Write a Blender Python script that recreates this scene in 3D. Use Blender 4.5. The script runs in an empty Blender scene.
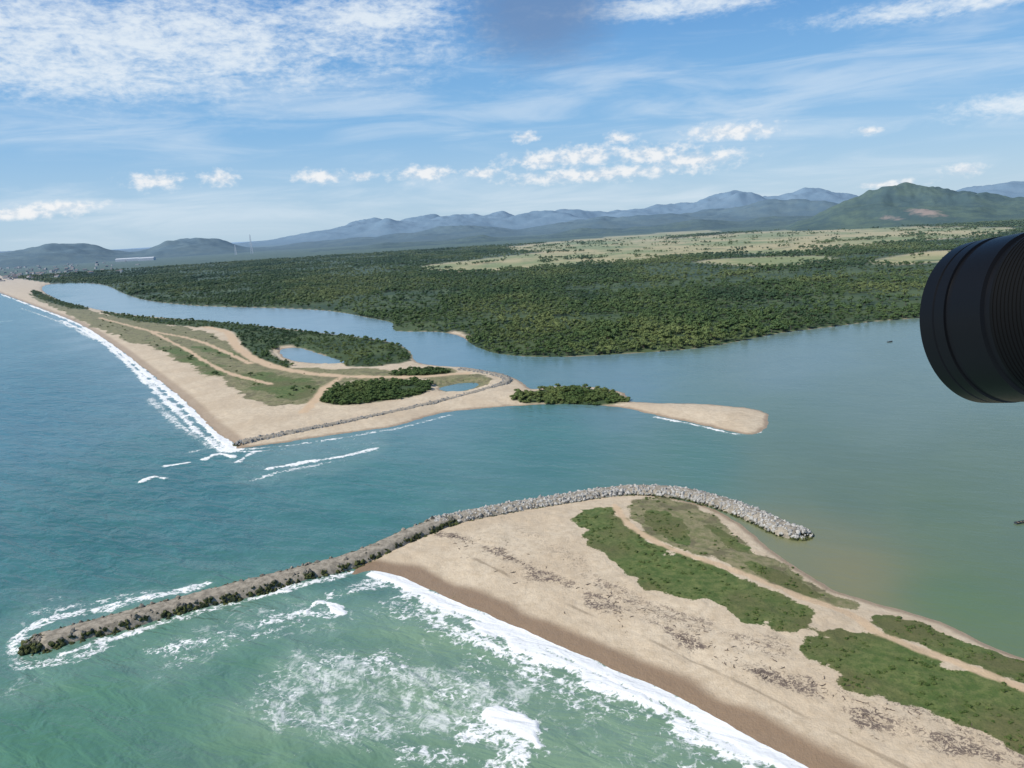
import bpy, math, random
import numpy as np
from mathutils import Matrix, Vector
random.seed(3); rng=np.random.default_rng(7)
sc=bpy.context.scene
F=796.4; CAMH=120.0
# ---------------- camera basis ----------------
def nrm(a): a=np.array(a,float); return a/np.linalg.norm(a)
Zc=nrm((-0.0586,1.0,159/F))
fw=np.array((0,0,-1.0)); Yc=nrm(fw-Zc*fw.dot(Zc)); Xc=np.cross(Yc,Zc)
R=np.array([Xc,Yc,Zc])
M=Matrix.Identity(4)
for i in range(3):
    for j in range(3): M[i][j]=R[i][j]
M[2][3]=CAMH
cd=bpy.data.cameras.new("camera"); cam=bpy.data.objects.new("camera",cd); sc.collection.objects.link(cam)
cam.matrix_world=M; cd.sensor_width=36; cd.lens=F/1024*36; cd.clip_start=0.02; cd.clip_end=200000
sc.camera=cam
sc.view_settings.view_transform='Standard'; sc.view_settings.look='None'; sc.view_settings.exposure=0
def ray(u,v): return R@np.array((u-512.0,384.0-v,-F))
def G(u,v,z=0.0):
    d=ray(u,v); t=(z-CAMH)/d[2]; return (d[0]*t,d[1]*t)
def azel(u,v):
    d=nrm(ray(u,v)); return math.atan2(d[0],d[1]),math.asin(d[2])
def cr(p,n=4,closed=True):
    p=np.array(p,float); N=len(p); out=[]
    rngi=range(N) if closed else range(N-1)
    for i in rngi:
        if closed: a,b,c,d=p[i-1],p[i],p[(i+1)%N],p[(i+2)%N]
        else: a,b,c,d=p[max(i-1,0)],p[i],p[i+1],p[min(i+2,N-1)]
        for k in range(n):
            t=k/n
            out.append(0.5*((2*b)+(-a+c)*t+(2*a-5*b+4*c-d)*t*t+(-a+3*b-3*c+d)*t**3))
    if not closed: out.append(p[-1])
    return np.array(out)
def W(px,z=0.0,n=3,closed=True):
    q=cr(px,n,closed) if n>1 else np.array(px,float)
    return np.array([G(a,b,z) for a,b in q])
# ---------------- noise ----------------
def vn(x,y,s=0):
    ix=np.floor(x).astype(np.int64); iy=np.floor(y).astype(np.int64); fx=x-ix; fy=y-iy
    fx=fx*fx*(3-2*fx); fy=fy*fy*(3-2*fy)
    def h(a,b):
        n=(a*374761393+b*668265263+s*974634777)&0xffffffff
        n=((n^(n>>13))*1274126177)&0xffffffff
        return ((n^(n>>16))&0xffff)/65535.0
    return (h(ix,iy)*(1-fx)+h(ix+1,iy)*fx)*(1-fy)+(h(ix,iy+1)*(1-fx)+h(ix+1,iy+1)*fx)*fy
def fbm(x,y,o=4,s=0):
    r=0;a=.5;t=0
    for i in range(o): r=r+a*vn(x*2**i,y*2**i,s+i*17); t+=a; a*=.5
    return r/t
def ss(a,b,x):
    t=np.clip((x-a)/(b-a),0,1); return t*t*(3-2*t)
def segd(P,X,Y,margin,closed):
    X=np.asarray(X);Y=np.asarray(Y)
    out=np.full(X.shape,-float(margin)); 
    idx=np.nonzero((X>P[:,0].min()-margin)&(X<P[:,0].max()+margin)&(Y>P[:,1].min()-margin)&(Y<P[:,1].max()+margin))[0]
    if len(idx)==0: return out
    x=X[idx];y=Y[idx]; d2=np.full(x.shape,1e18); ins=np.zeros(x.shape,bool)
    N=len(P)
    for i in range(N if closed else N-1):
        ax,ay=P[i];bx,by=P[(i+1)%N]; ex=bx-ax;ey=by-ay; L=ex*ex+ey*ey+1e-12
        px=x-ax;py=y-ay; t=np.clip((px*ex+py*ey)/L,0,1)
        px-=t*ex;py-=t*ey; px*=px;py*=py;px+=py; np.minimum(d2,px,out=d2)
        if closed and ay!=by:
            c=((ay>y)!=(by>y))&(x<(bx-ax)*(y-ay)/(by-ay)+ax); ins^=c
    d=np.sqrt(d2); out[idx]=np.maximum(np.where(ins,d,-d),-margin); return out
def mask(P,X,Y,w,na=0,ns=1.0):
    sd=segd(P,X,Y,w+na+1,True)
    if na: sd=sd+(fbm(X*ns,Y*ns,3,5)-.5)*2*na
    return ss(-w,w,sd)
# ---------------- outlines of land ----------------
oceanA=[(352,574),(372,570),(400,576),(430,590),(470,607),(520,628),(570,650),(620,672),(680,698),(730,726),(780,752),(830,780),(900,820),(1000,868),(1150,930)]
A=oceanA+[(1300,850),(1150,700),(1024,658),(985,643),(940,622),(900,610),(860,599),(830,588),(800,570),(775,553),(757,538),(740,524),(715,510),(680,500),(630,494),(560,502),(500,513),(450,524),(415,538),(380,552)]
PA=W(A)
oceanB=[(-80,269),(-40,277),(0,293),(40,308),(80,324),(115,346),(150,373),(185,401),(210,426),(236,446)]
chanB=[(242,448),(300,440),(360,431),(400,425),(440,413),(500,407),(560,404),(620,407),(650,414),(690,422),(730,431),(752,434),(767,427),(767,414),(745,408),(700,404),(650,403),(630,401)]
innB=[(624,393),(600,388),(560,386),(532,389),(520,381),(500,374),(470,368),(440,366),(416,362),(408,350),(385,341),(330,334),(280,328),(230,323),(180,319),(130,315),(95,309),(62,301),(42,290)]
bank=[(52,284),(100,284),(125,294),(150,301),(200,306),(270,308),(330,311),(370,318),(393,323),(396,331),(440,332),(462,337),(475,346),(500,354),(550,357),(620,354),(690,349),(735,342),(780,333),(830,327),(870,322),(920,318),(1024,310),(1300,297)]
core=W(oceanB+chanB+innB+bank,0,3,False)
PM=np.vstack([core,[(30000,3000),(95000,30000),(95000,99000),(-70000,99000)]])
bw=W(bank,0,3,False)
PF=np.vstack([bw,[(30000,3000),(95000,30000),(95000,99000),(-70000,99000)],[G(-80,264)]])
POND=W([(280,350),(300,348),(325,356),(346,362),(325,364),(290,360)])
POOL=W([(438,389),(455,384),(478,383),(474,388),(455,392)])
ocA=W(oceanA,0,4,False); ocB=W(oceanB,0,4,False)
zA=2.3
vegA=[W(p,zA) for p in [
 [(575,517),(592,508),(612,508),(625,524),(660,546),(700,563),(740,573),(790,593),(818,608),(812,626),(788,629),(740,616),(690,601),(650,587),(620,571),(597,552),(582,532)],
 [(875,613),(930,622),(985,640),(1030,658),(1100,685),(1100,706),(1024,681),(960,658),(900,638),(870,624)],
 [(818,637),(860,627),(900,642),(960,665),(1024,689),(1160,740),(1160,810),(1024,754),(960,730),(900,702),(850,682),(808,655)]]]
dryA=[W(p,zA) for p in [
 [(628,502),(665,493),(700,505),(722,520),(745,540),(785,563),(812,580),(850,598),(835,604),(790,588),(740,568),(700,556),(662,540),(640,525)]]]
darkA=[W(p,zA) for p in [[(645,510),(672,512),(690,535),(680,543),(655,532)],[(705,522),(725,528),(748,545),(735,546)],[(740,560),(790,572),(820,590),(800,592)]]]
pathA=W([(614,503),(632,528),(680,552),(740,571),(800,594),(850,612),(885,635),(960,662),(1024,686),(1150,735)],zA,3,False)
zB=2.0
grassB=[W(p,zB) for p in [
 [(28,294),(60,300),(95,312),(150,322),(205,332),(228,345),(262,364),(335,370),(352,377),(326,394),(310,404),(285,407),(250,396),(212,374),(165,352),(118,336),(60,310)],
 [(330,370),(400,370),(440,366),(455,373),(400,378),(350,380)],
 [(430,378),(470,374),(490,381),(470,388),(440,392)]]]
mangB=[W(p,zB) for p in [
 [(100,311),(160,318),(230,321),(290,329),(350,335),(398,343),(412,356),(395,364),(350,367),(335,358),(300,346),(276,347),(272,355),(290,363),(285,370),(258,362),(243,345),(228,330),(180,326),(130,320)],
 [(320,399),(335,388),(370,382),(418,381),(432,387),(420,395),(380,402),(340,406)],
 [(512,394),(535,390),(560,387),(600,389),(624,394),(628,400),(600,403),(550,401),(520,400)],
 [(34,290),(60,300),(90,308),(70,308),(36,297)],
 [(395,372),(440,369),(445,374),(400,377)]]]
thinB=[W(p,zB) for p in [[(190,346),(240,352),(250,362),(215,356)],[(225,372),(300,376),(320,388),(290,402),(250,390)],[(150,340),(185,350),(230,372),(215,376),(170,356)]]]
pathB=[W(p,zB,3,False) for p in [
 [(206,327),(228,333),(236,346),(252,358),(275,367),(312,374),(360,377),(420,377),(465,373)],
 [(100,318),(150,331),(195,340),(225,352),(250,364)],
 [(345,376),(325,388),(314,402),(304,412)],
 [(150,331),(190,352),(225,372),(270,384)]]]
fieldM=[W(p,0) for p in [
 [(425,268),(500,258),(580,249),(650,241),(760,232),(870,227),(1000,229),(990,236),(930,240),(860,246),(800,252),(740,254),(690,256),(640,261),(560,266),(480,272)],
 [(500,249),(560,242),(640,235),(720,231),(640,242),(560,252)],
 [(700,262),(800,257),(850,260),(768,268)],[(860,262),(960,252),(990,256),(900,268)]]]
sandM=[W(p,0) for p in [[(446,334),(458,332),(472,338),(462,340)]]]
def land(X,Y):
    a=segd(PA,X,Y,80,True)
    m=segd(PM,X,Y,80,True)
    wob=(fbm(X/6,Y/6,3,2)-.5)*2.2
    a=a+wob*.7; m=m+wob*1.6
    for q in (POND,POOL):
        p=segd(q,X,Y,30,True)+wob*1.5; m=np.where(p>-8,np.minimum(m,-p),m)
    def prof(s,h,L): return np.where(s>0,h*(1-np.exp(-s/L)),np.maximum(s*.10,-4))
    za=prof(a,2.6,17); zm=prof(m,2.3,14)
    return a,m,np.maximum(za,zm)
def tz(X,Y):
    a,m,z=land(X,Y)
    z=z+np.clip(np.maximum(a,m)/15,0,1)*(fbm(X/9,Y/9,4,9)-.5)*1.1
    return z
# ---------------- node helpers ----------------
class S:
    def __init__(s,nt): s.nt=nt
    def n(s,t,**k):
        x=s.nt.nodes.new(t)
        for a,b in k.items(): setattr(x,a,b)
        return x
    def set(s,sock,v):
        if v is None: return
        if isinstance(v,bpy.types.NodeSocket): s.nt.links.new(v,sock)
        else:
            if hasattr(sock.default_value,'__len__') and len(sock.default_value)==4 and len(v)==3: v=tuple(v)+(1,)
            sock.default_value=v
    def m(s,op,a,b=None,c=None,cl=False):
        x=s.n('ShaderNodeMath',operation=op,use_clamp=cl)
        for i,v in enumerate((a,b,c)): s.set(x.inputs[i],v)
        return x.outputs[0]
    def vm(s,op,a,b=None,out=0):
        x=s.n('ShaderNodeVectorMath',operation=op); s.set(x.inputs[0],a)
        if b is not None: s.set(x.inputs[1],b)
        return x.outputs[out]
    def mix(s,f,a,b,bt='MIX'):
        x=s.n('ShaderNodeMix',data_type='RGBA',blend_type=bt); s.set(x.inputs[0],f); s.set(x.inputs[6],a); s.set(x.inputs[7],b); return x.outputs[2]
    def mr(s,v,a,b,c=0.,d=1.,sm=True):
        x=s.n('ShaderNodeMapRange',interpolation_type='SMOOTHSTEP' if sm else 'LINEAR')
        for i,q in enumerate((v,a,b,c,d)): s.set(x.inputs[i],q)
        return x.outputs[0]
    def noise(s,vec,scale,det=4,rough=.55,dist=0):
        x=s.n('ShaderNodeTexNoise'); s.set(x.inputs['Vector'],vec)
        for k,v in (('Scale',scale),('Detail',det),('Roughness',rough),('Distortion',dist)): x.inputs[k].default_value=v
        return x.outputs[0]
    def attr(s,name): return s.n('ShaderNodeAttribute',attribute_name=name)
    def pos(s): return s.n('ShaderNodeNewGeometry').outputs['Position']
    def xyz(s,v):
        x=s.n('ShaderNodeSeparateXYZ'); s.set(x.inputs[0],v); return x.outputs
HAZE_PAINT=(0.23,0.35,0.50)
def material(name,fn,paint_haze=True):
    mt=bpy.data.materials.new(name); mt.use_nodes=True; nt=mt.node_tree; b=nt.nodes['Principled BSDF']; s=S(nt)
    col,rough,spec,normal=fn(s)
    if paint_haze:
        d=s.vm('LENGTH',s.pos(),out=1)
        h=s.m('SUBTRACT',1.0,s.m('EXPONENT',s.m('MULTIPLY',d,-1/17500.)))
        col=s.mix(h,col,HAZE_PAINT)  # aerial haze painted into the base colour by distance from world origin
    s.set(b.inputs['Base Color'],col); s.set(b.inputs['Roughness'],rough); s.set(b.inputs['Specular IOR Level'],spec)
    if normal is not None: nt.links.new(normal,b.inputs['Normal'])
    return mt
def bump(s,h,st,dist,nrm_=None):
    b=s.n('ShaderNodeBump'); s.set(b.inputs['Strength'],st); s.set(b.inputs['Distance'],dist); s.set(b.inputs['Height'],h)
    if nrm_ is not None: s.set(b.inputs['Normal'],nrm_)
    return b.outputs[0]
def link(o,parent=None):
    sc.collection.objects.link(o)
    if parent: o.parent=parent
    return o
def mesh_obj(name,v,f,mat,smooth=False,parent=None,dolink=True):
    me=bpy.data.meshes.new(name); me.from_pydata([tuple(map(float,p)) for p in v],[],f); me.update()
    if smooth: me.polygons.foreach_set('use_smooth',[True]*len(me.polygons))
    if mat: me.materials.append(mat)
    o=bpy.data.objects.new(name,me)
    if dolink: link(o,parent)
    return o
def grid_obj(name,X,Y,Z,nr,nc,mat,attrs={}):
    me=bpy.data.meshes.new(name); me.vertices.add(nr*nc)
    me.vertices.foreach_set('co',np.stack([X,Y,Z],1).astype(np.float32).ravel())
    i=np.arange(nr-1)[:,None]*nc+np.arange(nc-1)[None,:]
    q=np.stack([i,i+1,i+nc+1,i+nc],-1).reshape(-1,4)
    nf=len(q); me.loops.add(nf*4); me.polygons.add(nf)
    me.polygons.foreach_set('loop_start',np.arange(nf,dtype=np.int32)*4)
    me.loops.foreach_set('vertex_index',q[:,::-1].astype(np.int32).ravel())
    me.polygons.foreach_set('use_smooth',np.ones(nf,bool))
    me.update(calc_edges=True)
    for k,a in attrs.items():
        if a.ndim==1:
            at=me.attributes.new(k,'FLOAT','POINT'); at.data.foreach_set('value',a.astype(np.float32))
        else:
            at=me.attributes.new(k,'FLOAT_COLOR','POINT'); at.data.foreach_set('color',a.astype(np.float32).ravel())
    me.materials.append(mat); o=bpy.data.objects.new(name,me); link(o); return o
# ---------------- polar ground sheet ----------------
az=np.radians(np.linspace(-50,50,1100))
rr=np.concatenate([np.linspace(12,116,22),1/np.linspace(1/120,1/15000,780),np.geomspace(17500,95000,12)])
nr,nc=len(rr),len(az)
Rg,Ag=np.meshgrid(rr,az,indexing='ij'); Xg=(Rg*np.sin(Ag)).ravel(); Yg=(Rg*np.cos(Ag)).ravel(); Rf=Rg.ravel()
a,m,z=land(Xg,Yg)
inl=np.maximum(a,m)
z=z+np.clip(inl/15,0,1)*(fbm(Xg/9,Yg/9,4,9)-.5)*1.1
z=np.maximum(z,-4)
far=segd(PF,Xg,Yg,60,True)
N0=len(Xg); 
def mx(polys,w,na,ns):
    r=np.zeros(N0)
    for p in polys: r=np.maximum(r,mask(p,Xg,Yg,w,na,ns))
    return r
grass=mx(vegA,2.2,6.0,.14); dry=mx(dryA,3,5,.12); dark=mx(darkA,1.5,3,.2)
grass=np.maximum(grass,dark*.9)
gB=mx(grassB,5,12,.05)
tB=mx(thinB,8,14,.04)
mB=mx(mangB,2,3,.1)
dA=-segd(pathA,Xg,Yg,12,False); pth=(1-ss(.8,2.2,dA+(fbm(Xg/4,Yg/4,3)-.5)*2.2))*.9
for i,p in enumerate(pathB):
    d=-segd(p,Xg,Yg,20,False); wd_=(5.0,2.6,3.2,2.4)[i]; pth=np.maximum(pth,1-ss(wd_*.7,wd_*1.4,d+(vn(Xg/9,Yg/9)-.5)*3))
mainf=ss(-3,0,far)
fld=mx(fieldM,25,60,.004)*mainf
snd=mx(sandM,4,4,.1)
doA=-segd(ocA,Xg,Yg,60,False); doB=-segd(ocB,Xg,Yg,60,False)
wet=np.maximum(1-ss(5.5,10,doA+(vn(Xg/12,Yg/12,3)-.5)*4),(1-ss(5,10,doB))*.6)
wet=np.maximum(wet,(1-ss(1.0,3.5,inl))*.75)
fores=np.maximum(mB,mainf*(1-fld)*(1-snd))
zone1=np.stack([np.clip(grass+tB*.7,0,1),np.maximum(dry*.999,gB),fores,wet*(1-fores)],1)
sc1=W([(475,560),(540,592),(620,628),(700,664),(780,703),(860,745),(950,790)],1.5,3,False)
ds=-segd(sc1,Xg,Yg,12,False)+(fbm(Xg/8,Yg/8,3,31)-.5)*1.6
scarp=(1-ss(.15,.7,np.abs(ds)))*ss(.3,.55,fbm(Xg/14,Yg/14,2,38))
def streak(px,w,seed,st):
    d=-segd(W(px,zA,3,False),Xg,Yg,30,False)+(fbm(Xg/11,Yg/11,4,seed)-.5)*13
    return st*np.exp(-(d/w)**2)
deb=streak([(440,530),(500,552),(560,582),(640,615),(700,645),(780,680),(880,715),(1024,765)],3.6,71,1)
deb=np.maximum(deb,streak([(600,580),(700,625),(800,660),(900,700),(1024,760)],3.0,75,.8))
deb=np.maximum(deb,streak([(520,530),(560,550),(600,585),(660,620)],3.0,79,.6))
deb=np.maximum(deb,streak([(780,640),(840,690),(900,725),(980,755)],3.5,81,.7))
zone2=np.stack([fld,pth,deb,scarp],1)
def gmat(s):
    P=s.pos(); c1=s.attr('zone1'); c2=s.attr('zone2')
    x=s.n('ShaderNodeSeparateColor'); s.set(x.inputs[0],c1.outputs['Color']); g,d,fo=x.outputs[0:3]; wetv=c1.outputs['Alpha']
    x=s.n('ShaderNodeSeparateColor'); s.set(x.inputs[0],c2.outputs['Color']); fl,pa,de=x.outputs[0:3]; scp=c2.outputs['Alpha']
    nb=s.noise(P,.03,5); nm=s.noise(P,.35,5,.65); nf=s.noise(P,1.6,4,.7)
    sand=s.mix(s.mr(nm,.35,.7),(.62,.515,.375),(.515,.415,.29))
    sand=s.mix(s.mr(nb,.4,.62,0,.5),sand,(.48,.375,.255))
    sand=s.mix(s.mr(nf,.55,.75,0,.35),sand,(.33,.265,.19))
    dn=s.noise(P,.75,5,.78,1.2)
    sand=s.mix(s.m('MULTIPLY',s.mr(s.m('ADD',dn,s.m('MULTIPLY',de,.17)),.61,.69),s.m('MULTIPLY',de,.95)),sand,(.115,.085,.07))
    sand=s.mix(s.mr(dn,.69,.73,0,.6),sand,(.16,.125,.09))
    col=s.mix(s.m('MULTIPLY',wetv,.9),sand,(.235,.155,.092))
    col=s.mix(s.m('MULTIPLY',scp,.5),col,(.17,.125,.08))
    dcol=s.mix(s.mr(nm,.35,.65),(.125,.14,.045),(.25,.22,.115))
    n12=s.noise(P,.10,5,.7)
    mixn=s.m('ADD',s.m('MULTIPLY',s.m('SUBTRACT',n12,.5),1.3),s.m('MULTIPLY',s.m('SUBTRACT',nf,.5),1.0))
    dcol=s.mix(s.mr(n12,.50,.60,0,.7),dcol,(.095,.085,.04))
    col=s.mix(s.mr(s.m('ADD',d,mixn),.26,.50,0,.93),col,dcol)
    gcol=s.mix(s.mr(nm,.35,.68),(.070,.115,.024),(.15,.175,.055))
    gcol=s.mix(s.mr(nb,.42,.62,0,.7),gcol,(.135,.12,.05))
    gcol=s.mix(s.mr(nf,.48,.68,0,.55),gcol,(.045,.068,.017))
    col=s.mix(s.mr(s.m('ADD',g,mixn),.34,.54),col,gcol)
    fcol=s.mix(s.mr(s.noise(P,.012,6,.7),.38,.62),(.026,.050,.012),(.070,.10,.026))
    col=s.mix(fo,col,fcol)
    fc=s.mix(s.mr(s.noise(s.vm('MULTIPLY',P,(1,.5,1)),.0035,5,.6),.4,.6),(.22,.25,.09),(.42,.355,.175))
    fc=s.mix(s.mr(s.noise(P,.012,5,.7),.56,.64,0,.8),fc,(.07,.10,.035))
    col=s.mix(fl,col,fc)
    col=s.mix(pa,col,s.mix(nm,(.62,.46,.30),(.52,.375,.235)))
    nrmv=bump(s,s.m('ADD',nm,s.m('MULTIPLY',nf,.5)),.7,.6)
    r=s.m('SUBTRACT',.95,s.m('MULTIPLY',wetv,.5))
    return col,r,.25,nrmv
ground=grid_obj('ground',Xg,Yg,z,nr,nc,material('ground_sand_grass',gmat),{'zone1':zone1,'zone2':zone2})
# ---------------- water ----------------
def lin(c): return np.array([((x/255+.055)/1.055)**2.4 for x in c])
cps=[(50,380,(62,120,140),.35),(10,320,(88,138,158),.3),(100,550,(60,116,120),.35),(60,720,(90,138,118),.3),(300,740,(112,150,128),.3),(450,670,(120,154,130),.3),(200,635,(96,140,124),.3),(200,500,(62,119,127),.35),
(350,500,(68,125,127),.2),(550,440,(76,128,127),.12),(700,460,(84,126,117),.06),(850,480,(102,123,101),.02),(950,590,(100,126,90),.02),(880,400,(112,134,124),.02),(800,360,(116,140,141),.02),(600,375,(108,140,152),.02),(430,345,(108,145,166),.01),
(300,318,(132,162,184),.01),(100,295,(145,173,192),.01),(850,565,(138,136,100),.01),(800,545,(130,134,102),.01),(790,440,(104,128,110),.01),(1000,450,(106,126,104),.02),(950,500,(102,124,96),.02),(620,740,(120,154,130),.3),(960,350,(114,138,136),.02),(-200,500,(60,114,120),.35),(-200,330,(80,130,150),.3),(1300,450,(98,122,102),.02),(500,1000,(112,148,126),.3)]
qx=Ag.ravel()*1000; qy=95500/Rf
wc=np.zeros((N0,3)); wa=np.zeros(N0); ws=np.zeros(N0)
wx=qx+(fbm(Xg/70,Yg/70,3,40)-.5)*60; wy=qy+(fbm(Xg/60,Yg/60,3,50)-.5)*45
for u,v,c,am in cps:
    p=G(u,v); pa_=math.atan2(p[0],p[1])*1000; pr=95500/math.hypot(*p)
    w=1/((wx-pa_)**2+((wy-pr)*1.6)**2+1600)**1.5
    wc+=w[:,None]*lin(c); wa+=w*am; ws+=w
wc/=ws[:,None]; wa/=ws
foam=np.zeros(N0)
fw1=(fbm(Xg/7,Yg/7,4,77)-.5); br=.74+.5*fbm(Xg/14,Yg/14,3,13)
def fl(px,w,st,n=3,soft=1.0,wob=1.0):
    global foam
    P=W(px,0,n,False); d=-segd(P,Xg,Yg,w*2.8,False)
    d=d+fw1*w*2.0*wob
    foam=np.maximum(foam,np.minimum(st*br,1)*(1-ss(w*.2,w*soft*1.5,d)))
fl([(378,572),(400,579),(420,592),(470,612),(520,633),(570,655),(620,678),(680,704),(730,733),(780,760),(850,797),(1000,868)],4.6,1.15,wob=.6)
fl([(405,586),(430,603),(480,624),(540,652),(600,680),(660,708),(720,745),(790,790)],5.0,.85)
fl([(420,612),(470,638),(520,660),(560,680)],4,.62)
fl([(400,600),(440,622),(500,650),(560,680),(620,706),(700,750)],9,.50)
fl([(306,612),(318,602),(332,605),(344,613)],2.0,1.0,wob=1.2); fl([(314,612),(335,614)],3,.6)
fl([(150,650),(200,641),(260,625),(310,608)],6,.55); fl([(180,660),(240,640),(300,622)],5,.45)
fl([(330,598),(360,590),(390,578)],7,.58)
fl([(494,714),(512,720),(528,731),(538,748)],2.6,1.0,wob=1.3); fl([(470,738),(500,730),(530,745),(515,768)],6,.60); fl([(410,752),(470,762),(520,768)],6,.50)
fl([(270,700),(300,672),(340,660),(400,672),(470,690)],9,.48); fl([(260,705),(330,728),(420,730),(490,705)],9,.45)
fl([(14,642),(30,628),(60,617),(90,610),(150,598),(210,583)],4,.60); fl([(14,650),(24,662),(60,660),(100,648)],4,.60); fl([(40,612),(120,598),(150,592)],4,.46)
fl([(60,655),(120,636),(200,612),(300,586),(360,570)],3,.66)
fl([(170,610),(230,590),(300,572),(360,556)],2,.35)
fl([(0,294),(40,309),(80,325),(115,348),(150,376),(185,405),(210,430),(236,450)],3.8,1.0)
fl([(60,320),(100,340),(140,375),(175,409),(205,438),(232,452)],4.2,.78)
fl([(20,308),(60,322),(95,340)],4,.6); fl([(150,398),(180,425),(210,446)],5,.55)
fl([(236,450),(300,444),(370,433),(400,428),(450,415)],2.4,.62)
fl([(655,417),(700,426),(735,434),(760,432)],1.9,.72)
fl([(144,481),(155,477),(166,479)],2.4,1.0); fl([(165,466),(187,463)],1.8,.9); fl([(206,459),(220,454),(234,457)],2.6,1.0); fl([(238,462),(255,452),(285,449)],2.4,.75)
fl([(270,469),(300,463),(340,457),(378,448)],2.8,.85); fl([(250,480),(290,470),(330,462)],3,.55); fl([(190,452),(215,447),(245,452),(280,449)],2,.6)
fl([(0,331),(8,330)],5,.8); fl([(0,322),(10,321)],4,.6)
patch=np.zeros(N0)
for P,st in [([(245,695),(285,650),(340,645),(420,670),(500,680),(510,715),(430,740),(350,745),(280,728)],.70),([(130,655),(220,615),(330,595),(400,615),(330,640),(240,655),(170,675)],.52),([(400,690),(560,690),(640,720),(720,760),(600,785),(440,770)],.52),([(0,595),(100,595),(180,595),(100,665),(0,695)],.46),([(300,600),(420,600),(560,680),(480,690),(380,650)],.44),([(300,440),(385,436),(365,464),(290,478),(235,484),(245,460)],.42)]:
    patch=np.maximum(patch,st*mask(W(P),Xg,Yg,9,14,.05))
sw=wa*(np.sin((Xg*.5+Yg*.75)/4.4+2.5*fbm(Xg/60,Yg/60,3,8)*3)+.6*np.sin((Xg*.25+Yg*.8)/3.1+5*fbm(Xg/40,Yg/40,2,12)))
zw=sw*ss(40000,300,Rf)*np.exp(-Rf/900)*1.1+np.clip(foam-.6,0,1)*1.2*(inl<-1)
zw=np.where(inl>-6,zw*ss(0,-6,inl),zw)
wc4=np.concatenate([wc,wa[:,None]/.35],1)
def wmat(s):
    P=s.pos(); A_=s.attr('wcol'); fo=s.attr('foam').outputs['Fac']; pt=s.attr('patch').outputs['Fac']
    col=A_.outputs['Color']; am=A_.outputs['Alpha']
    col=s.vm('MULTIPLY',col,(.90,.85,.75))
    big=s.noise(P,.02,3,.6,1.0)
    col=s.mix(s.mr(big,.35,.65,0,.28),col,s.vm('MULTIPLY',col,(.74,.80,.86)))
    cu=s.vm('DOT_PRODUCT',P,(.50,.86,0),out=1); cv=s.vm('DOT_PRODUCT',P,(.34,-.20,0),out=1)
    cc=s.n('ShaderNodeCombineXYZ'); s.set(cc.inputs[0],cu); s.set(cc.inputs[1],cv); SW=cc.outputs[0]
    swell_shade=s.noise(SW,.06,4,.55,.8)
    col=s.mix(s.m('MULTIPLY',s.mr(swell_shade,.42,.60),s.m('MULTIPLY',am,.50)),col,s.vm('MULTIPLY',col,(.62,.73,.78)))  # swell shading painted into the water colour as stretched dark bands
    nz=s.n('ShaderNodeTexNoise'); s.set(nz.inputs['Vector'],P); nz.inputs['Scale'].default_value=.3; nz.inputs['Detail'].default_value=3
    wv=s.n('ShaderNodeVectorMath',operation='MULTIPLY_ADD'); s.set(wv.inputs[0],nz.outputs['Color']); wv.inputs[1].default_value=(7,7,0); s.set(wv.inputs[2],P)
    vo=s.n('ShaderNodeTexVoronoi',feature='DISTANCE_TO_EDGE'); s.set(vo.inputs['Vector'],wv.outputs[0]); vo.inputs['Scale'].default_value=.45
    lace=s.mr(vo.outputs['Distance'],0.0,.30,1,0)
    fn=s.noise(P,.4,6,.72,.4); fn2=s.noise(s.vm('MULTIPLY',P,(1,.7,1)),.16,7,.76,.8)
    t=s.m('ADD',s.m('MULTIPLY',fn,.88),s.m('MULTIPLY',lace,.14))
    th=s.m('SUBTRACT',.80,s.m('MULTIPLY',fo,.62))
    f1=s.mr(s.m('SUBTRACT',t,th),0,.18)
    th2=s.m('SUBTRACT',.80,s.m('MULTIPLY',pt,.5))
    t2=s.m('ADD',s.m('MULTIPLY',fn2,.95),s.m('MULTIPLY',lace,.07))
    f2=s.m('MULTIPLY',s.mr(s.m('SUBTRACT',t2,th2),0,.22),.66)
    f=s.m('MAXIMUM',s.m('MULTIPLY',f1,s.mr(fo,0,.15)),s.m('MULTIPLY',f2,s.mr(pt,0,.1)))
    aer=s.m('MAXIMUM',fo,pt)
    col=s.mix(s.m('MULTIPLY',aer,.33),col,(.32,.42,.35))
    col=s.mix(f,col,(.82,.83,.82))
    w1=s.noise(SW,.17,3,.55,.4); w2=s.noise(P,.8,3,.55)
    h=s.m('ADD',s.m('MULTIPLY',w1,s.m('ADD',s.m('MULTIPLY',am,1.7),.15)),s.m('MULTIPLY',w2,s.m('ADD',.07,s.m('MULTIPLY',am,.08))))
    nb=bump(s,h,1.0,1.0)
    r=s.m('ADD',.24,s.m('MULTIPLY',f,.6))
    return col,r,.35,nb
water=grid_obj('water',Xg,Yg,zw,nr,nc,material('sea_and_river_water',wmat,False),{'wcol':wc4,'foam':foam,'patch':patch})
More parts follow.
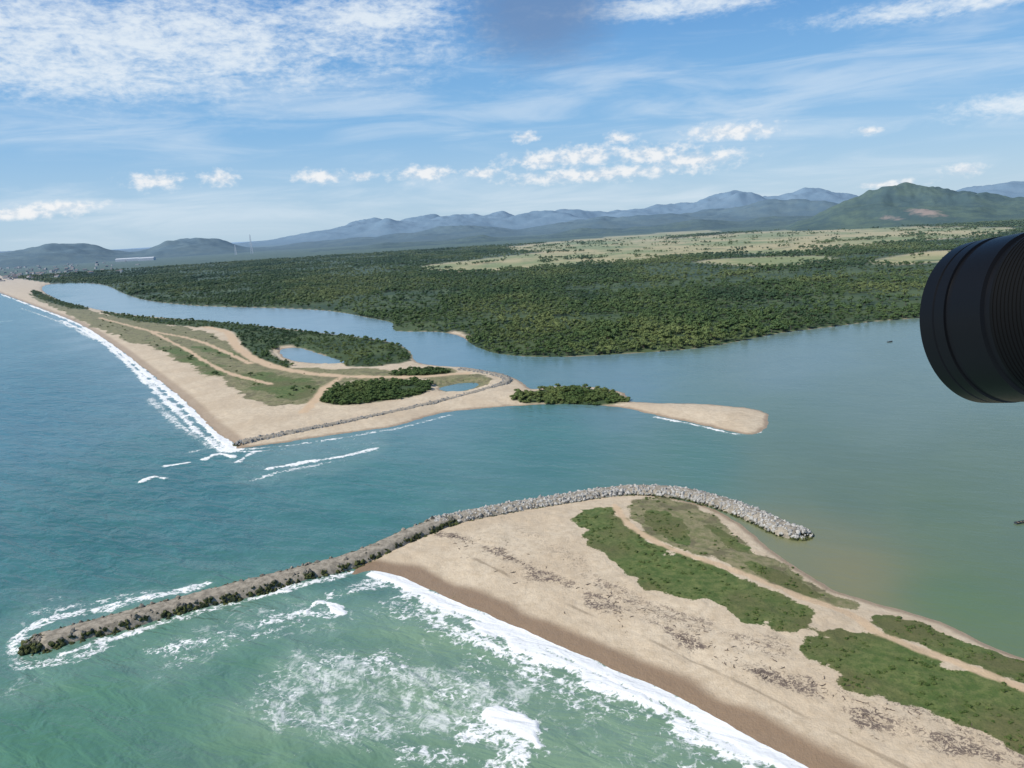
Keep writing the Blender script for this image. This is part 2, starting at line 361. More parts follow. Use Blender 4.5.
# ---------------- scatter by geometry nodes ----------------
def scatter(name,pts,rot,scl,protos,idx=None):
    pts=np.asarray(pts,np.float32); n=len(pts)
    me=bpy.data.meshes.new(name); me.vertices.add(n); me.vertices.foreach_set('co',pts.ravel())
    a_=me.attributes.new('rot','FLOAT_VECTOR','POINT'); a_.data.foreach_set('vector',np.asarray(rot,np.float32).ravel())
    a_=me.attributes.new('scl','FLOAT_VECTOR','POINT'); a_.data.foreach_set('vector',np.asarray(scl,np.float32).ravel())
    a_=me.attributes.new('idx','INT','POINT'); a_.data.foreach_set('value',rng.integers(0,len(protos),n).astype(np.int32))
    me.update(); o=bpy.data.objects.new(name,me); link(o)
    col=bpy.data.collections.new(name+'_parts')
    for p in protos: col.objects.link(p)
    ng=bpy.data.node_groups.new(name+'_instances','GeometryNodeTree')
    ng.interface.new_socket('Geometry',in_out='INPUT',socket_type='NodeSocketGeometry'); ng.interface.new_socket('Geometry',in_out='OUTPUT',socket_type='NodeSocketGeometry')
    N=ng.nodes; L=ng.links
    gi=N.new('NodeGroupInput'); go=N.new('NodeGroupOutput'); io=N.new('GeometryNodeInstanceOnPoints'); ci=N.new('GeometryNodeCollectionInfo')
    ci.inputs['Collection'].default_value=col; ci.inputs['Separate Children'].default_value=True; ci.inputs['Reset Children'].default_value=True
    def na(nm,t):
        x=N.new('GeometryNodeInputNamedAttribute'); x.data_type=t; x.inputs['Name'].default_value=nm
        return [q for q in x.outputs if q.enabled and q.name=='Attribute'][0]
    er=N.new('FunctionNodeEulerToRotation')
    L.new(gi.outputs[0],io.inputs['Points']); L.new(ci.outputs[0],io.inputs['Instance']); io.inputs['Pick Instance'].default_value=True
    L.new(na('idx','INT'),io.inputs['Instance Index']); L.new(na('rot','FLOAT_VECTOR'),er.inputs[0]); L.new(er.outputs[0],io.inputs['Rotation']); L.new(na('scl','FLOAT_VECTOR'),io.inputs['Scale'])
    L.new(io.outputs[0],go.inputs[0])
    md=o.modifiers.new('instances','NODES'); md.node_group=ng
    return o
import bmesh
def ico(sub,rad,seed,amp,fr=1.2,sq=(1,1,1),off=(0,0,0)):
    bm=bmesh.new(); bmesh.ops.create_icosphere(bm,subdivisions=sub,radius=1)
    from mathutils import noise as mn
    o=Vector((seed*3.1,seed*1.7,seed*.9)); v=[]
    for q in bm.verts:
        k=1+amp*mn.noise(q.co*fr+o)+amp*.5*mn.noise(q.co*fr*2.3+o)
        v.append([q.co[i]*k*rad*sq[i]+off[i] for i in range(3)])
    f=[[x.index for x in p.verts] for p in bm.faces]; bm.free(); return v,f
def tree_mesh(seed,h,cr_,nl,nleaf,ls):
    r=random.Random(seed); V=[];Fc=[];mi=[]
    def add(v,f,m): 
        b=len(V); V.extend(v); Fc.extend([[i+b for i in q] for q in f]); mi.extend([m]*len(f))
    def limb(p0,p1,r0,r1):
        p0=Vector(p0);p1=Vector(p1); d=(p1-p0).normalized(); u=d.orthogonal(); w=d.cross(u); vv=[]
        for p,q in ((p0,r0),(p1,r1)):
            for k in range(5): a_=k*2*math.pi/5; vv.append(tuple(p+u*q*math.cos(a_)+w*q*math.sin(a_)))
        add(vv,[[k,(k+1)%5,5+(k+1)%5,5+k] for k in range(5)],0)
    limb((0,0,-.5),(0.1,0,h*.5),.2,.12)
    for k in range(nl):
        a_=k*2*math.pi/nl+r.random(); q=cr_*r.uniform(.35,.6); c=(q*math.cos(a_),q*math.sin(a_),h*r.uniform(.5,.82)); rad=cr_*r.uniform(.38,.55)
        if k==0: c=(0,0,h*.8)
        limb((0,0,h*.35),c,.1,.04)
        add(*ico(2 if nleaf>100 else 1,rad*.85,seed*7+k,.45,1.4,(1,1,.75),c),1)
        for j in range(nleaf//nl):
            th=r.random()*6.283; cz=r.uniform(-.5,1); sx=math.sqrt(1-cz*cz); nv=Vector((sx*math.cos(th),sx*math.sin(th),cz*.8))
            p=Vector(c)+nv*rad*r.uniform(.85,1.25); t=(nv+Vector((r.uniform(-.8,.8),r.uniform(-.8,.8),r.uniform(-.2,.8)))).normalized(); u=t.orthogonal().normalized(); w=t.cross(u); z_=ls*r.uniform(.6,1.2)
            add([tuple(p+u*z_*.5),tuple(p+w*z_*.4),tuple(p-u*z_*.5),tuple(p-w*z_*.4)],[[0,1,2,3]],1)
    return V,Fc,mi
def leafmat(name,c1,c2,c3,c4=None):
    def f(s):
        P=s.pos(); rnd=s.n('ShaderNodeObjectInfo').outputs['Random']
        c=s.mix(rnd,c1,c2); nn=s.noise(s.vm('MULTIPLY',P,(.7,.30,1)),.005,5,.72)
        c=s.mix(s.mr(nn,.48,.58,0,.9),c,c3)
        if c4: c=s.mix(s.mr(nn,.38,.46,.85,0),c,c4)
        c=s.mix(s.mr(s.noise(P,.9,2,.6),.4,.65,0,.4),c,s.vm('MULTIPLY',c,(.55,.6,.55)))
        return c,.8,.15,None
    return material(name,f)
bark=material('bark',lambda s:((.12,.09,.06),.9,.2,None))
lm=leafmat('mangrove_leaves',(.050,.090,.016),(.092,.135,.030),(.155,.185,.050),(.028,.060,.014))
def protos(base,n,mat,*a_):
    L=[]
    for i in range(n):
        v,f,mi=tree_mesh(i+11,*a_); o=mesh_obj(base,v,f,bark,False,None,False); o.data.materials.append(mat); o.data.polygons.foreach_set('material_index',mi); L.append(o)
    return L
def rot_z(n): r=np.zeros((n,3)); r[:,2]=rng.random(n)*6.283; return r
tp=protos('mangrove_tree',5,lm,6.6,3.3,4,52,1.2)
n=170000
r_=rng.uniform(380,4900,n); a_=np.radians(rng.uniform(-42,44,n)); x=r_*np.sin(a_); y=r_*np.cos(a_)
f_=segd(PF,x,y,60,True)
keep=f_>-1.0
for p in fieldM: 
    sdv=segd(p,x,y,200,True)+(fbm(x*.004,y*.004,3,5)-.5)*120
    keep&=~((sdv>0)&(fbm(x/60,y/60,3,3)<.66))
for p in sandM: keep&=segd(p,x,y,20,True)<0
cl=fbm(x/220,y/140,4,21); keep&=(cl<.56)|(rng.random(n)<.25)
x=x[keep];y=y[keep];r_=r_[keep]; n=len(x)
zz=tz(x,y); s_=(.40+.62*rng.random(n)**1.8)*(.7+.7*fbm(x/120,y/120,3,4))*(1+r_/5000*.6)
scatter('forest',np.stack([x,y,zz-.2],1),rot_z(n),np.stack([s_*1.15,s_*1.15,s_*rng.uniform(.8,1.15,n)],1),tp)
tb=protos('mangrove_bush',4,lm,4.0,2.4,4,90,.75)
X_=[];
for p in mangB:
    mn=p.min(0);mxx=p.max(0); area=(mxx-mn).prod(); k=int(min(area/4.0,18000)); q=rng.uniform(mn,mxx,(k,2))
    sd=segd(p,q[:,0],q[:,1],50,True)+(fbm(q[:,0]*.1,q[:,1]*.1,3,5)-.5)*12
    wd=segd(PM,q[:,0],q[:,1],50,True); pd=segd(POND,q[:,0],q[:,1],30,True)
    ok=(sd>0)&(wd>-.5)&(pd<-1)&(fbm(q[:,0]/14,q[:,1]/14,3,83)<.70)
    for pp in pathB: ok&=-segd(pp,q[:,0],q[:,1],20,False)>5
    X_.append(q[ok])
for p in thinB+grassB[:1]:
    mn=p.min(0);mxx=p.max(0); k=int(min((mxx-mn).prod()/70,3500)); q=rng.uniform(mn,mxx,(k,2))
    ok=(segd(p,q[:,0],q[:,1],50,True)>0)&(fbm(q[:,0]/14,q[:,1]/14,3,33)>.56)
    for pp in pathB: ok&=-segd(pp,q[:,0],q[:,1],20,False)>6
    X_.append(q[ok])
X_=np.vstack(X_); n=len(X_); s_=.3+.75*rng.random(n)**1.4
scatter('mangrove_thicket',np.stack([X_[:,0],X_[:,1],tz(X_[:,0],X_[:,1])-.3],1),rot_z(n),np.stack([s_*1.1,s_*1.1,s_*rng.uniform(.6,1.1,n)],1),tb)
lg=leafmat('beach_shrub_leaves',(.060,.10,.020),(.125,.16,.046),(.13,.13,.05))
sb=protos('beach_shrub',3,lg,.75,.75,4,48,.34)
X_=[]
for p,dn in [(q,.9) for q in vegA]+[(q,.22) for q in dryA]+[(q,.8) for q in darkA]+[(q,.02) for q in grassB]:
    mn=p.min(0);mxx=p.max(0); k=int((mxx-mn).prod()*dn*.5); k=min(k,20000); q=rng.uniform(mn,mxx,(k,2))
    sd=segd(p,q[:,0],q[:,1],20,True)+(fbm(q[:,0]*.14,q[:,1]*.14,3,5)-.5)*12
    ok=(sd>0)&(-segd(pathA,q[:,0],q[:,1],12,False)>1.6)&(fbm(q[:,0]/5,q[:,1]/5,3,90)>.48); X_.append(q[ok])
X_=np.vstack(X_); n=len(X_); s_=.22+.7*rng.random(n)**3
scatter('beach_shrubs',np.stack([X_[:,0],X_[:,1],tz(X_[:,0],X_[:,1])-.08],1),rot_z(n),np.stack([s_*1.3,s_*1.3,s_*.8],1),sb)
# driftwood
dm=material('driftwood',lambda s:((.13,.10,.08),.9,.2,None))
def stick(seed):
    r=random.Random(seed); V=[];Fc=[]
    def limb(p0,p1,r0,r1):
        p0=Vector(p0);p1=Vector(p1); d=(p1-p0).normalized(); u=d.orthogonal(); w=d.cross(u); b=len(V)
        for p,q in ((p0,r0),(p1,r1)):
            for k in range(5): a_=k*2*math.pi/5; V.append(tuple(p+u*q*math.cos(a_)+w*q*math.sin(a_)))
        Fc.extend([[b+k,b+(k+1)%5,b+5+(k+1)%5,b+5+k] for k in range(5)])
    limb((-1.2,0,.1),(0,.15,.15),.13,.1); limb((0,.15,.15),(1.1,-.1,.25),.1,.05)
    for k in range(3): x0=r.uniform(-.8,.7); limb((x0,.05,.13),(x0+r.uniform(-.2,.6),r.uniform(-.9,.9),r.uniform(.1,.6)),.06,.02)
    return mesh_obj('driftwood_log',V,Fc,dm,False,None,False)
db=W([(440,530),(500,552),(560,582),(640,615),(700,645),(780,680),(880,715),(1024,765)],zA,3,False)
k=900; t=rng.random(k)*(len(db)-1); i0=t.astype(int); fr=(t-i0)[:,None]; q=db[i0]*(1-fr)+db[np.minimum(i0+1,len(db)-1)]*fr+rng.normal(0,5.5,(k,2))
ok=(segd(PA,q[:,0],q[:,1],20,True)>13)&(fbm(q[:,0]/9,q[:,1]/9,3,61)>.52); q=q[ok]; n=len(q); s_=.2+.6*rng.random(n)**3
scatter('driftwood',np.stack([q[:,0],q[:,1],tz(q[:,0],q[:,1])],1),rot_z(n),np.stack([s_]*3,1),[stick(i) for i in range(4)])
# ---------------- rocks & groynes ----------------
def rockmat(name,c1,c2,alg):
    def f(s):
        P=s.pos(); rnd=s.n('ShaderNodeObjectInfo').outputs['Random']
        c=s.mix(rnd,c1,c2); c=s.mix(s.mr(s.noise(P,1.3,4,.7),.4,.7,0,.6),c,s.vm('MULTIPLY',c,(.6,.58,.55)))
        zz=s.m('ADD',s.xyz(P)[2],s.m('MULTIPLY',s.m('SUBTRACT',s.noise(P,.5,3),.5),1.6))
        c=s.mix(s.mr(zz,alg,alg+.7,1,0),c,s.mix(s.mr(s.noise(P,.9,4),.4,.6),(.016,.024,.008),(.085,.095,.022)))
        return c,.85,.25,bump(s,s.noise(P,2.5,3,.7),.6,.25)
    return material(name,f)
def rocks(base,mat,k=6):
    L=[]
    for i in range(k):
        v,f=ico(2,.75,i*5+3,.55,.9,(1.15,.9,.75)); v=np.array(v)
        r=np.random.default_rng(i)
        for j in range(9):
            nn=nrm(r.normal(size=3)); dd=r.uniform(.42,.62); k_=v@nn-dd; v=v-np.clip(k_,0,None)[:,None]*nn
        L.append(mesh_obj(base,v,f,mat,False,None,False))
    return L
rdark=rockmat('groyne_rock',(.14,.125,.10),(.30,.27,.22),2.05); rlight=rockmat('revetment_rock',(.32,.31,.285),(.54,.52,.48),.5)
def gravel(s):
    P=s.pos(); c=s.mix(s.mr(s.noise(P,.4,6,.7),.35,.65),(.20,.175,.135),(.40,.35,.275)); return c,.95,.2,bump(s,s.noise(P,1.2,4,.7),.8,.3)
gm=material('groyne_gravel',gravel)
def resample(P,st):
    d=np.r_[0,np.cumsum(np.linalg.norm(np.diff(P,axis=0),axis=1))]; t=np.linspace(0,d[-1],max(4,int(d[-1]/st)))
    return np.stack([np.interp(t,d,P[:,0]),np.interp(t,d,P[:,1])],1)
def groyne(name,C,ht,hb,top,rk,dens,smin,smax,topkeep,ktop=.75,base=-1.5):
    C=resample(C,1.5); T=np.gradient(C,axis=0); T/=np.linalg.norm(T,axis=1)[:,None]; Nn=np.stack([-T[:,1],T[:,0]],1)
    prof=[(-hb,base),(-(ht+hb)/2,(base+top)/2),(-ht,top),(-ht*.4,top+.1),(ht*.4,top+.1),(ht,top),((ht+hb)/2,(base+top)/2),(hb,base)]
    V=[];Fc=[];k=len(prof)
    for i in range(len(C)):
        for o_,z_ in prof:
            j=.35; V.append((C[i,0]+Nn[i,0]*o_+random.uniform(-j,j),C[i,1]+Nn[i,1]*o_+random.uniform(-j,j),z_+random.uniform(-.16,.16)))
    for i in range(len(C)-1):
        for j in range(k-1): a0=i*k+j; Fc.append([a0,a0+1,a0+k+1,a0+k])
    Fc.append(list(range(k))[::-1]); b=(len(C)-1)*k; Fc.append([b+j for j in range(k)])
    emb=bpy.data.objects.new(name,None); link(emb)
    mesh_obj(name+'_core',V,Fc,gm,True,emb)
    L=len(C)*1.5; n=int(L*hb*2*dens); i=rng.integers(0,len(C),n); wv=(fbm(i/9.,i*0.,3,4)-.5)*2.2; o_=rng.uniform(-hb-.6,hb+.6,n)
    keep=(np.abs(o_)>(ht+wv)*ktop)|(rng.random(n)<topkeep); i=i[keep];o_=o_[keep];n=len(i); o_=o_*(1+(fbm(i/6.,i*0.,3,14)-.5)*.35)
    zz=np.interp(np.abs(o_),[0,ht,hb],[top,top,-.4])-.25; p=C[i]+Nn[i]*o_[:,None]+T[i]*rng.uniform(-.8,.8,n)[:,None]
    for e,sg in ((0,-1),(len(C)-1,1)):
        k2=int(hb*hb*3.14*.5*dens*1.5); th=rng.uniform(-math.pi/2,math.pi/2,k2); rad=hb*np.sqrt(rng.random(k2)); q=C[e]+sg*T[e]*(rad*np.cos(th))[:,None]+Nn[e]*(rad*np.sin(th))[:,None]
        p=np.vstack([p,q]); zz=np.r_[zz,np.interp(rad,[0,ht,hb],[top-.3,top-.5,-.4])]
    n=len(p); s_=smin+(smax-smin)*rng.random(n)**1.8; rt=rng.uniform(0,6.28,(n,3))
    sobj=scatter(name+'_boulders',np.stack([p[:,0],p[:,1],zz],1),rt,np.stack([s_*rng.uniform(.8,1.3,n),s_,s_*rng.uniform(.8,1.2,n)],1),rk); sobj.parent=emb
def off(P,d):
    T=np.gradient(P,axis=0); T/=np.linalg.norm(T,axis=1)[:,None]; return P+np.stack([-T[:,1],T[:,0]],1)*d
J=W([(42,652),(110,634),(200,609),(300,583),(370,563),(420,540),(455,526)],0,3,False)
groyne('rock_groyne',off(J,5.5),3.6,6.2,2.4,rocks('groyne_boulder',rdark),1.1,.55,1.75,.03,.92)
RA=W([(440,526),(500,514),(560,504),(630,494),(680,497),(720,507),(755,521),(782,534),(796,537)],0,3,False)
groyne('rock_revetment',off(RA,2.5),3.0,6.0,2.4,rocks('revetment_boulder',rlight),1.3,.55,1.5,.7)
RB=W([(243,445),(300,434),(360,422),(420,409),(465,398),(497,389),(510,383),(503,377),(480,373),(462,371)],0,3,False)
rgrey=rockmat('revetment_rock_grey',(.18,.18,.17),(.34,.33,.31),.5)
groyne('rock_revetment',off(RB,2.),2.6,5.2,2.3,rocks('spit_boulder',rgrey),.7,.7,1.5,.1)
# ---------------- hills ----------------
def ridge(name,D,sil,depth,c1,c2,amp,seed,scar=None):
    azs=[];hs=[]
    for u,v in sil:
        d=ray(u,v); hlen=math.hypot(d[0],d[1]); azs.append(math.atan2(d[0],d[1])); hs.append(max(CAMH+D*d[2]/hlen,5))
    A_=np.linspace(min(azs),max(azs),900); pk=np.interp(A_,azs,hs)
    k=np.ones(13)/13; pk=np.convolve(np.pad(pk,6,'edge'),k,'valid')
    pk=pk*ss(A_[0],A_[0]+.02,A_)*ss(A_[-1],A_[-1]-.02,A_)
    nd=70; t=np.linspace(-1,1,nd)
    TT,AA=np.meshgrid(t,A_,indexing='ij')
    rad=D+TT*depth; X=rad*np.sin(AA); Y=rad*np.cos(AA)
    sc_=depth*.30
    wand=(fbm(X/(sc_*1.6),Y/(sc_*1.6),3,seed+3)-.5)*.9
    T2=np.clip(TT+wand*(1-np.abs(TT)),-1,1)
    PK=np.broadcast_to(pk,TT.shape)
    rn=fbm(X/sc_,Y/sc_,5,seed)*2-1
    pr=np.clip(1-np.abs(T2),0,1); pr=pr*pr*(3-2*pr)*.5+pr*.5
    pr=pr*(1+amp*rn*1.3)
    Z=PK*pr-8+fbm(X/90,Y/90,4,seed)*12*np.clip(pr*3,0,1)
    mxz=Z.max(0); kk=np.ones(41)/41; sm_=np.convolve(np.pad(mxz,20,'edge'),kk,'valid'); pks=np.convolve(np.pad(pk,20,'edge'),kk,'valid'); Z=Z*np.clip(pks/np.maximum(sm_,5),.6,1.8)[None,:]
    def f(s):
        P=s.pos(); c=s.mix(s.mr(s.noise(P,.004,7,.7),.4,.62),c1,c2); c=s.mix(s.mr(s.noise(P,.03,4,.7),.45,.6,0,.5),c,s.vm('MULTIPLY',c,(.5,.55,.5)))
        if scar:
            for sx,sy,sr in scar:
                d=s.vm('DISTANCE',s.vm('MULTIPLY',P,(1,.35,1)),(sx,sy*.35,60.),out=1); d=s.m('ADD',d,s.m('MULTIPLY',s.noise(P,.02,5,.7),sr*2.2)); c=s.mix(s.mr(d,sr*1.3,sr*2.1,.8,0),c,(.34,.23,.16))
        return c,.95,.1,None
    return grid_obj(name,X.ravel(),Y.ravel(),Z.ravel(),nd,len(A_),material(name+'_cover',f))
ridge('mountain_range',19000,[(-150,256),(0,251),(60,249),(120,250),(200,246),(260,241),(310,233),(340,226),(360,222),(382,214),(400,220),(420,218),(445,213),(475,214),(520,213),(570,209),(600,212),(640,207),(680,204),(705,197),(738,189),(770,198),(812,187),(840,191),(870,200),(950,192),(1000,182),(1030,182),(1200,185),(1350,180)],3000,(.04,.07,.05),(.08,.10,.07),.45,5)
ridge('distant_hills',10500,[(-150,262),(-30,258),(20,250),(50,243),(90,244),(115,251),(140,251),(160,243),(195,236),(220,240),(240,247),(270,247),(300,243),(350,238),(400,234),(440,227),(480,225),(520,230),(560,222),(600,217),(650,215),(690,213),(730,206),(765,202),(800,198),(830,202),(870,208),(950,207),(1100,198),(1300,190)],2200,(.020,.042,.018),(.06,.08,.035),.55,15)
sx,sy=G(925,207,60); q=nrm([sx,sy,0])*4700
ridge('hill',5400,[(780,226),(810,218),(835,205),(860,195),(880,187),(905,183),(935,186),(960,191),(985,192),(1010,197),(1050,199),(1100,193),(1200,200),(1300,205)],1100,(.020,.044,.009),(.065,.095,.022),.5,25,scar=[(q[0],q[1],75),(q[0]-150,q[1]+30,45)])
ridge('low_hills',7000,[(300,264),(360,247),(380,243),(440,241),(480,235),(500,238),(540,236),(580,228),(620,229),(650,226),(700,219),(740,222),(760,217),(800,216),(860,216),(900,216)],1100,(.022,.042,.013),(.06,.085,.028),.5,35)
# ---------------- town, sheds, masts ----------------
wm=material('white_walls',lambda s:(s.mix(s.mr(s.noise(s.pos(),.02,2),.35,.65),(.30,.28,.25),(.58,.56,.53)),.8,.3,None)); rm=material('tile_roof',lambda s:((.20,.13,.09),.9,.2,None)); wg=material('window_glass',lambda s:((.06,.08,.1),.3,.5,None))
def house(V,Fc,mi,x,y,w,d,h,a_,gab=True):
    b=len(V); c,s=math.cos(a_),math.sin(a_)
    P=[(-w/2,-d/2,0),(w/2,-d/2,0),(w/2,d/2,0),(-w/2,d/2,0),(-w/2,-d/2,h),(w/2,-d/2,h),(w/2,d/2,h),(-w/2,d/2,h),(-w/2,0,h*1.3),(w/2,0,h*1.3)]
    V+= [(x+p[0]*c-p[1]*s,y+p[0]*s+p[1]*c,p[2]+2) for p in P]
    fs=[[0,1,5,4],[1,2,6,9,5],[2,3,7,6],[3,0,4,8,7],[4,5,9,8],[6,7,8,9]]; Fc+=[[b+i for i in f] for f in fs]; mi+=[0,0,0,0,1,1]
    nw=max(2,int(w/5))
    for st in range(max(1,int(h/4))):
        for i in range(nw):
            x0=-w/2+(i+.3)*w/nw; x1=x0+w/nw*.4; z0=1.2+st*3.6; b=len(V)
            V+=[(x+p[0]*c-p[1]*s,y+p[0]*s+p[1]*c,p[2]+2) for p in [(x0,-d/2-.05,z0),(x1,-d/2-.05,z0),(x1,-d/2-.05,z0+1.5),(x0,-d/2-.05,z0+1.5)]]; Fc.append([b,b+1,b+2,b+3]); mi.append(2)
V=[];Fc=[];mi=[]
for i in range(300):
    u=random.uniform(-60,150)*random.random()**.3; v=255-.0586*u+random.uniform(9,27)
    x,y=G(u,v); 
    if u>75 and random.random()<.6: continue
    house(V,Fc,mi,x,y,random.uniform(10,26),random.uniform(9,14),random.choice([4,5,7,8,12]),random.uniform(-.6,.6))
o=mesh_obj('town',V,Fc,wm); o.data.materials.append(rm); o.data.materials.append(wg)
kp=segd(PM,np.array([p[0] for p in V]),np.array([p[1] for p in V]),50,True)
o.data.polygons.foreach_set('material_index',mi)
bm=bmesh.new(); bm.from_mesh(o.data); bm.verts.ensure_lookup_table(); bmesh.ops.delete(bm,geom=[bm.verts[i] for i in np.nonzero(kp<10)[0]],context='VERTS'); bm.to_mesh(o.data); bm.free()
wh=material('white_sheet_metal',lambda s:((.72,.72,.72),.5,.4,None))
for u,w in ((128,190),(147,130)):
    V=[];Fc=[];mi=[]; x,y=G(u,261.5-.04*(u-128)); house(V,Fc,mi,x,y,w,60,22,.1); o=mesh_obj('warehouse',V,Fc,wh); o.data.materials.append(wh); o.data.materials.append(wg); o.data.polygons.foreach_set('material_index',mi)
def mast(x,y,h,w):
    V=[];Fc=[]
    def bar(p0,p1,r):
        p0=Vector(p0);p1=Vector(p1);d=(p1-p0).normalized();u=d.orthogonal().normalized();q=d.cross(u);b=len(V)
        for p in (p0,p1):
            for k in range(4): V.append(tuple(p+u*r*math.cos(k*1.5708)+q*r*math.sin(k*1.5708)))
        Fc.extend([[b+k,b+(k+1)%4,b+4+(k+1)%4,b+4+k] for k in range(4)])
    L=[(-1,-1),(1,-1),(1,1),(-1,1)]; n=10
    for i in range(n):
        z0=h*i/n;z1=h*(i+1)/n;w0=w*(1-.8*i/n);w1=w*(1-.8*(i+1)/n)
        for k in range(4):
            a_=L[k];b_=L[(k+1)%4]; bar((x+a_[0]*w0,y+a_[1]*w0,z0),(x+a_[0]*w1,y+a_[1]*w1,z1),1.); bar((x+a_[0]*w0,y+a_[1]*w0,z0),(x+b_[0]*w1,y+b_[1]*w1,z1),.6)
    return mesh_obj('radio_mast',V,Fc,wh)
x,y=G(252,254); mast(x,y,170,9); x,y=G(236,255); mast(x,y,90,7)
# ---------------- boats ----------------
hm=material('painted_hull',lambda s:((.05,.06,.07),.5,.4,None)); sm_=material('boat_wood',lambda s:((.3,.22,.14),.7,.3,None))
def boat(u,v,ang,L=6):
    e=bpy.data.objects.new('fishing_boat',None); link(e); x,y=G(u,v); e.location=(x,y,0); e.rotation_euler=(0,0,ang)
    V=[];Fc=[]; n=10
    for i in range(n+1):
        t=i/n; w=L*.16*(math.sin(math.pi*min(.5+t*.5,1))**.6 if t<1 else .02)+.02; sheer=.55+.35*t*t; xx=(t-.5)*L
        V+=[(xx,-w,sheer),(xx,-w*.75,.0),(xx,0,-.25),(xx,w*.75,0),(xx,w,sheer)]
    for i in range(n):
        for j in range(4): b=i*5+j; Fc.append([b,b+1,b+6,b+5])
    Fc.append([0,1,2,3,4]); h=mesh_obj('hull',V,Fc,hm,False,e); md=h.modifiers.new('thick','SOLIDIFY'); md.thickness=.06
    for k in (-.25,.05,.28): 
        w=L*.14; mesh_obj('bench',[(k*L-.15,-w,.4),(k*L+.15,-w,.4),(k*L+.15,w,.4),(k*L-.15,w,.4),(k*L-.15,-w,.46),(k*L+.15,-w,.46),(k*L+.15,w,.46),(k*L-.15,w,.46)],[[3,2,1,0],[4,5,6,7],[0,1,5,4],[1,2,6,5],[2,3,7,6],[3,0,4,7]],sm_,False,e)
boat(1021,523,.2,5); boat(890,342,.4,6)
# ---------------- photographer's lens at the right ----------------
def bl(s):
    return (.0025,.0025,.003),.42,.22,bump(s,s.noise(s.n('ShaderNodeTexCoord').outputs['Object'],600,3),.1,.0004)
blk=material('black_lens_plastic',bl,False); glass=material('coated_glass',lambda s:((.01,.012,.03),.05,.8,None),False); rub=material('grip_rubber',lambda s:((.0035,.0035,.0035),.65,.12,None),False)
def lathe(name,prof,mat,par,seg=96):
    V=[];Fc=[];k=len(prof)
    for i in range(seg):
        a_=i*2*math.pi/seg
        for z_,r in prof: V.append((r*math.cos(a_),r*math.sin(a_),z_))
    for i in range(seg):
        for j in range(k-1): b=i*k+j;c=((i+1)%seg)*k+j; Fc.append([b,b+1,c+1,c])
    o=mesh_obj(name,V,Fc,mat,True,par); md=o.modifiers.new('e','EDGE_SPLIT'); md.split_angle=math.radians(35); return o
L0=bpy.data.objects.new('camera_lens',None); link(L0)
ac=nrm((-.30,-.02,-.955)); up=nrm(np.array((0,1,0))-ac*ac[1]); rt=np.cross(up,ac)
pc=np.array((.2480,.0325,-.42))
ML=Matrix.Identity(4)
for i in range(3):
    ML[i][0]=rt[i];ML[i][1]=up[i];ML[i][2]=ac[i];ML[i][3]=pc[i]
L0.matrix_world=M@ML
lathe('front_ring',[(-.010,.034),(-.003,.0375),(0,.0395),(0,.0412),(-.0012,.0425),(-.009,.0425),(-.0094,.0420),(-.0100,.0420),(-.0104,.0425),(-.016,.0424),(-.0164,.0414),(-.019,.0412),(-.0194,.0419),(-.036,.0415),(-.037,.0400),(-.040,.0398)],blk,L0)
gr=[(-.040,.0398),(-.0405,.0408)]
for i in range(15): zz=-.041-i*.002; gr+=[(zz,.0410),(zz-.0012,.0410),(zz-.0013,.0407),(zz-.0019,.0407)]
gr+=[(-.072,.0408),(-.073,.0395)]
lathe('zoom_ring',gr,rub,L0)
lathe('barrel',[(-.073,.0395),(-.09,.0390),(-.091,.036),(-.115,.036),(-.116,.033),(-.125,.033)],blk,L0)
lathe('front_glass',[(-.004,.0003),(-.0045,.012),(-.006,.024),(-.010,.034)],glass,L0)
def bevbox(name,c,s,mat,par,b=.006):
    bm=bmesh.new(); bmesh.ops.create_cube(bm,size=1); 
    for v in bm.verts: v.co=Vector((v.co.x*s[0]+c[0],v.co.y*s[1]+c[1],v.co.z*s[2]+c[2]))
    me=bpy.data.meshes.new(name); bm.to_mesh(me); bm.free(); me.materials.append(mat); o=bpy.data.objects.new(name,me); link(o,par); md=o.modifiers.new('b','BEVEL'); md.width=b; md.segments=3
bevbox('camera_body',(0,0,-.150),(.125,.09,.05),blk,L0,.01); bevbox('viewfinder_hump',(0,.055,-.150),(.05,.03,.055),blk,L0,.008); bevbox('hand_grip',(.05*(-1 if rt[0]<0 else 1),-.005,-.118),(.03,.085,.03),rub,L0,.01)
# ---------------- sky and sun ----------------
sd=nrm((-.70,-.30,.80)); el=math.asin(sd[2]); saz=math.atan2(sd[0],sd[1])
w=bpy.data.worlds.new("World"); sc.world=w; w.use_nodes=True; nt=w.node_tree; s=S(nt); bg=nt.nodes['Background']
sky=s.n('ShaderNodeTexSky',sky_type='NISHITA'); sky.sun_disc=False; sky.sun_elevation=el; sky.sun_rotation=saz; sky.air_density=1.0; sky.dust_density=.6; sky.ozone_density=1.5; sky.altitude=100
dirv=s.n('ShaderNodeTexCoord').outputs['Generated']; X_,Y_,Z_=s.xyz(dirv)
az_=s.m('ARCTAN2',X_,Y_); el_=s.m('ARCSINE',Z_)
cmb=s.n('ShaderNodeCombineXYZ'); s.set(cmb.inputs[0],az_); s.set(cmb.inputs[1],el_); AE=cmb.outputs[0]
def ell(cl):
    cur=None
    for u,v,ru,rv in cl:
        a0,e0=azel(u,v); ln=s.vm('LENGTH',s.vm('MULTIPLY',s.vm('SUBTRACT',AE,(a0,e0,0)),(F/ru,F/rv,0)),out=1)
        cur=ln if cur is None else s.m('MINIMUM',cur,ln)
    return s.m('SUBTRACT',1.0,cur)
STR=.10
grad=s.mix(s.mr(el_,0,.13,sm=False),(4.9,6.8,8.5),(2.1,4.8,8.2)); grad=s.mix(s.mr(el_,.12,.30),grad,(.85,3.0,7.0))
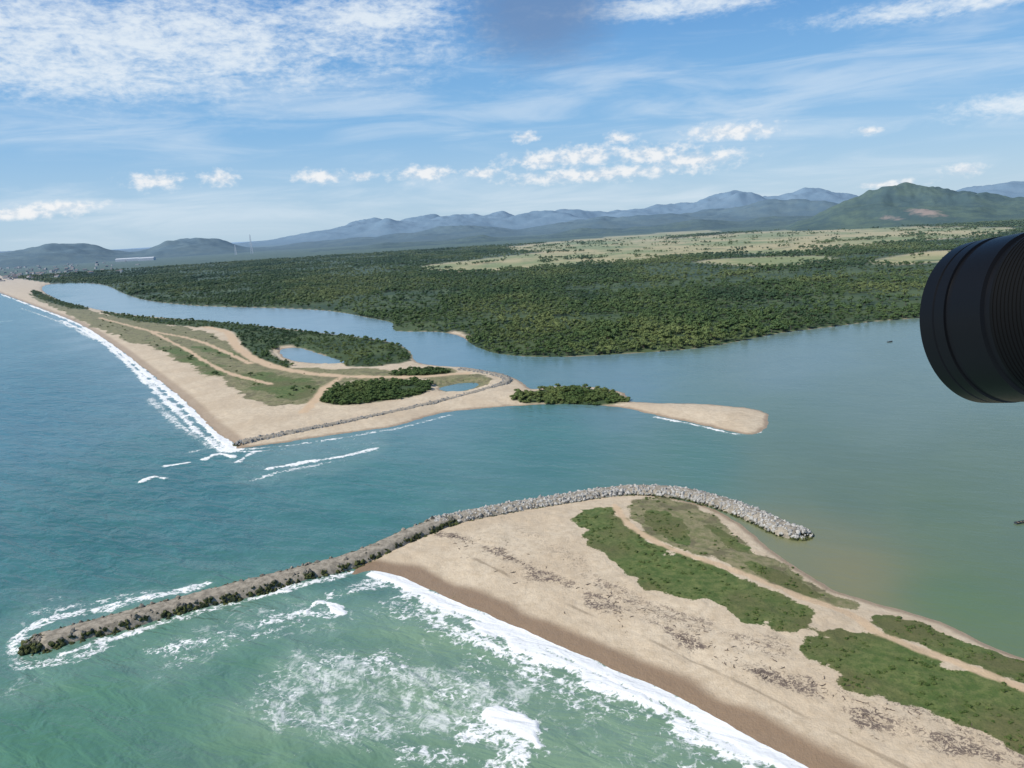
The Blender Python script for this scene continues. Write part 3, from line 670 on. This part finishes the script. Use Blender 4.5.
skyc=s.mix(s.mr(el_,.35,.8,.80,0),sky.outputs[0],grad)
nA=s.noise(s.vm('MULTIPLY',AE,(1,2.4,1)),20,6,.66,.5); nS=s.noise(s.vm('MULTIPLY',AE,(1,7,1)),5,5,.58,.6)
nF=s.noise(s.vm('MULTIPLY',AE,(1,2.2,1)),95,3,.6,.2)
mA=ell([(130,40,330,55),(60,70,200,30),(370,18,110,28),(690,2,140,14),(960,2,120,12),(1010,105,60,12)])
fA=s.m('MULTIPLY',s.mr(s.m('ADD',s.m('ADD',s.m('MULTIPLY',nA,.66),s.m('MULTIPLY',nF,.34)),s.m('MULTIPLY',s.mr(mA,-.4,1.0),.30)),.50,.90),s.mr(mA,-.7,.6))
mS=ell([(330,108,260,22),(60,128,200,22),(520,100,200,30),(820,90,260,40),(200,205,330,20),(640,195,300,20),(60,215,120,14)])
fS=s.m('MULTIPLY',s.mr(s.m('ADD',nS,s.m('MULTIPLY',s.mr(mS,-.6,1.),.2)),.48,.85),.42)
wht=(8.1,8.8,9.4)
skyc=s.mix(s.m('MULTIPLY',fS,s.mr(mS,-1.2,.2,.2,1)),skyc,wht)
skyc=s.mix(s.m('MULTIPLY',fA,.88),skyc,wht)
cl=[(155,181,28,9),(221,178,19,8),(320,177,26,8),(362,176,14,5),(425,174,33,9),(525,137,16,6),(545,160,46,10),(580,156,58,12),(620,138,18,7),(650,154,48,11),(690,160,58,11),(730,132,52,9),(485,173,22,6),(868,131,12,4),(965,170,18,6),(20,213,45,6),(60,207,40,6),(890,184,30,4),(600,174,110,8)]
mC=ell(cl); nC=s.noise(s.vm('MULTIPLY',AE,(1,1.5,1)),62,5,.58,.1)
fC=s.mr(s.m('ADD',mC,s.m('MULTIPLY',s.m('SUBTRACT',nC,.5),2.4)),-.15,.95)
cc=s.mix(s.mr(nC,.38,.60),(6.6,7.4,8.3),(9.4,9.4,9.4))
skyc=s.mix(s.m('MULTIPLY',fC,.86),skyc,cc)
mD=ell([(540,8,96,62)]); fD=s.mr(s.m('ADD',mD,s.m('MULTIPLY',s.m('SUBTRACT',nA,.5),.5)),-.05,.75)
skyc=s.mix(s.m('MULTIPLY',fD,.80),skyc,(1.6,2.7,4.8))
s.set(bg.inputs['Color'],skyc); bg.inputs['Strength'].default_value=STR
ld=bpy.data.lights.new('sun','SUN'); ld.energy=4.4; ld.angle=math.radians(.5); ld.color=(1,.95,.87); lo=bpy.data.objects.new('sun',ld); link(lo)
lo.rotation_euler=Vector(tuple(-sd)).to_track_quat('-Z','Y').to_euler(); lo.location=(0,0,500)
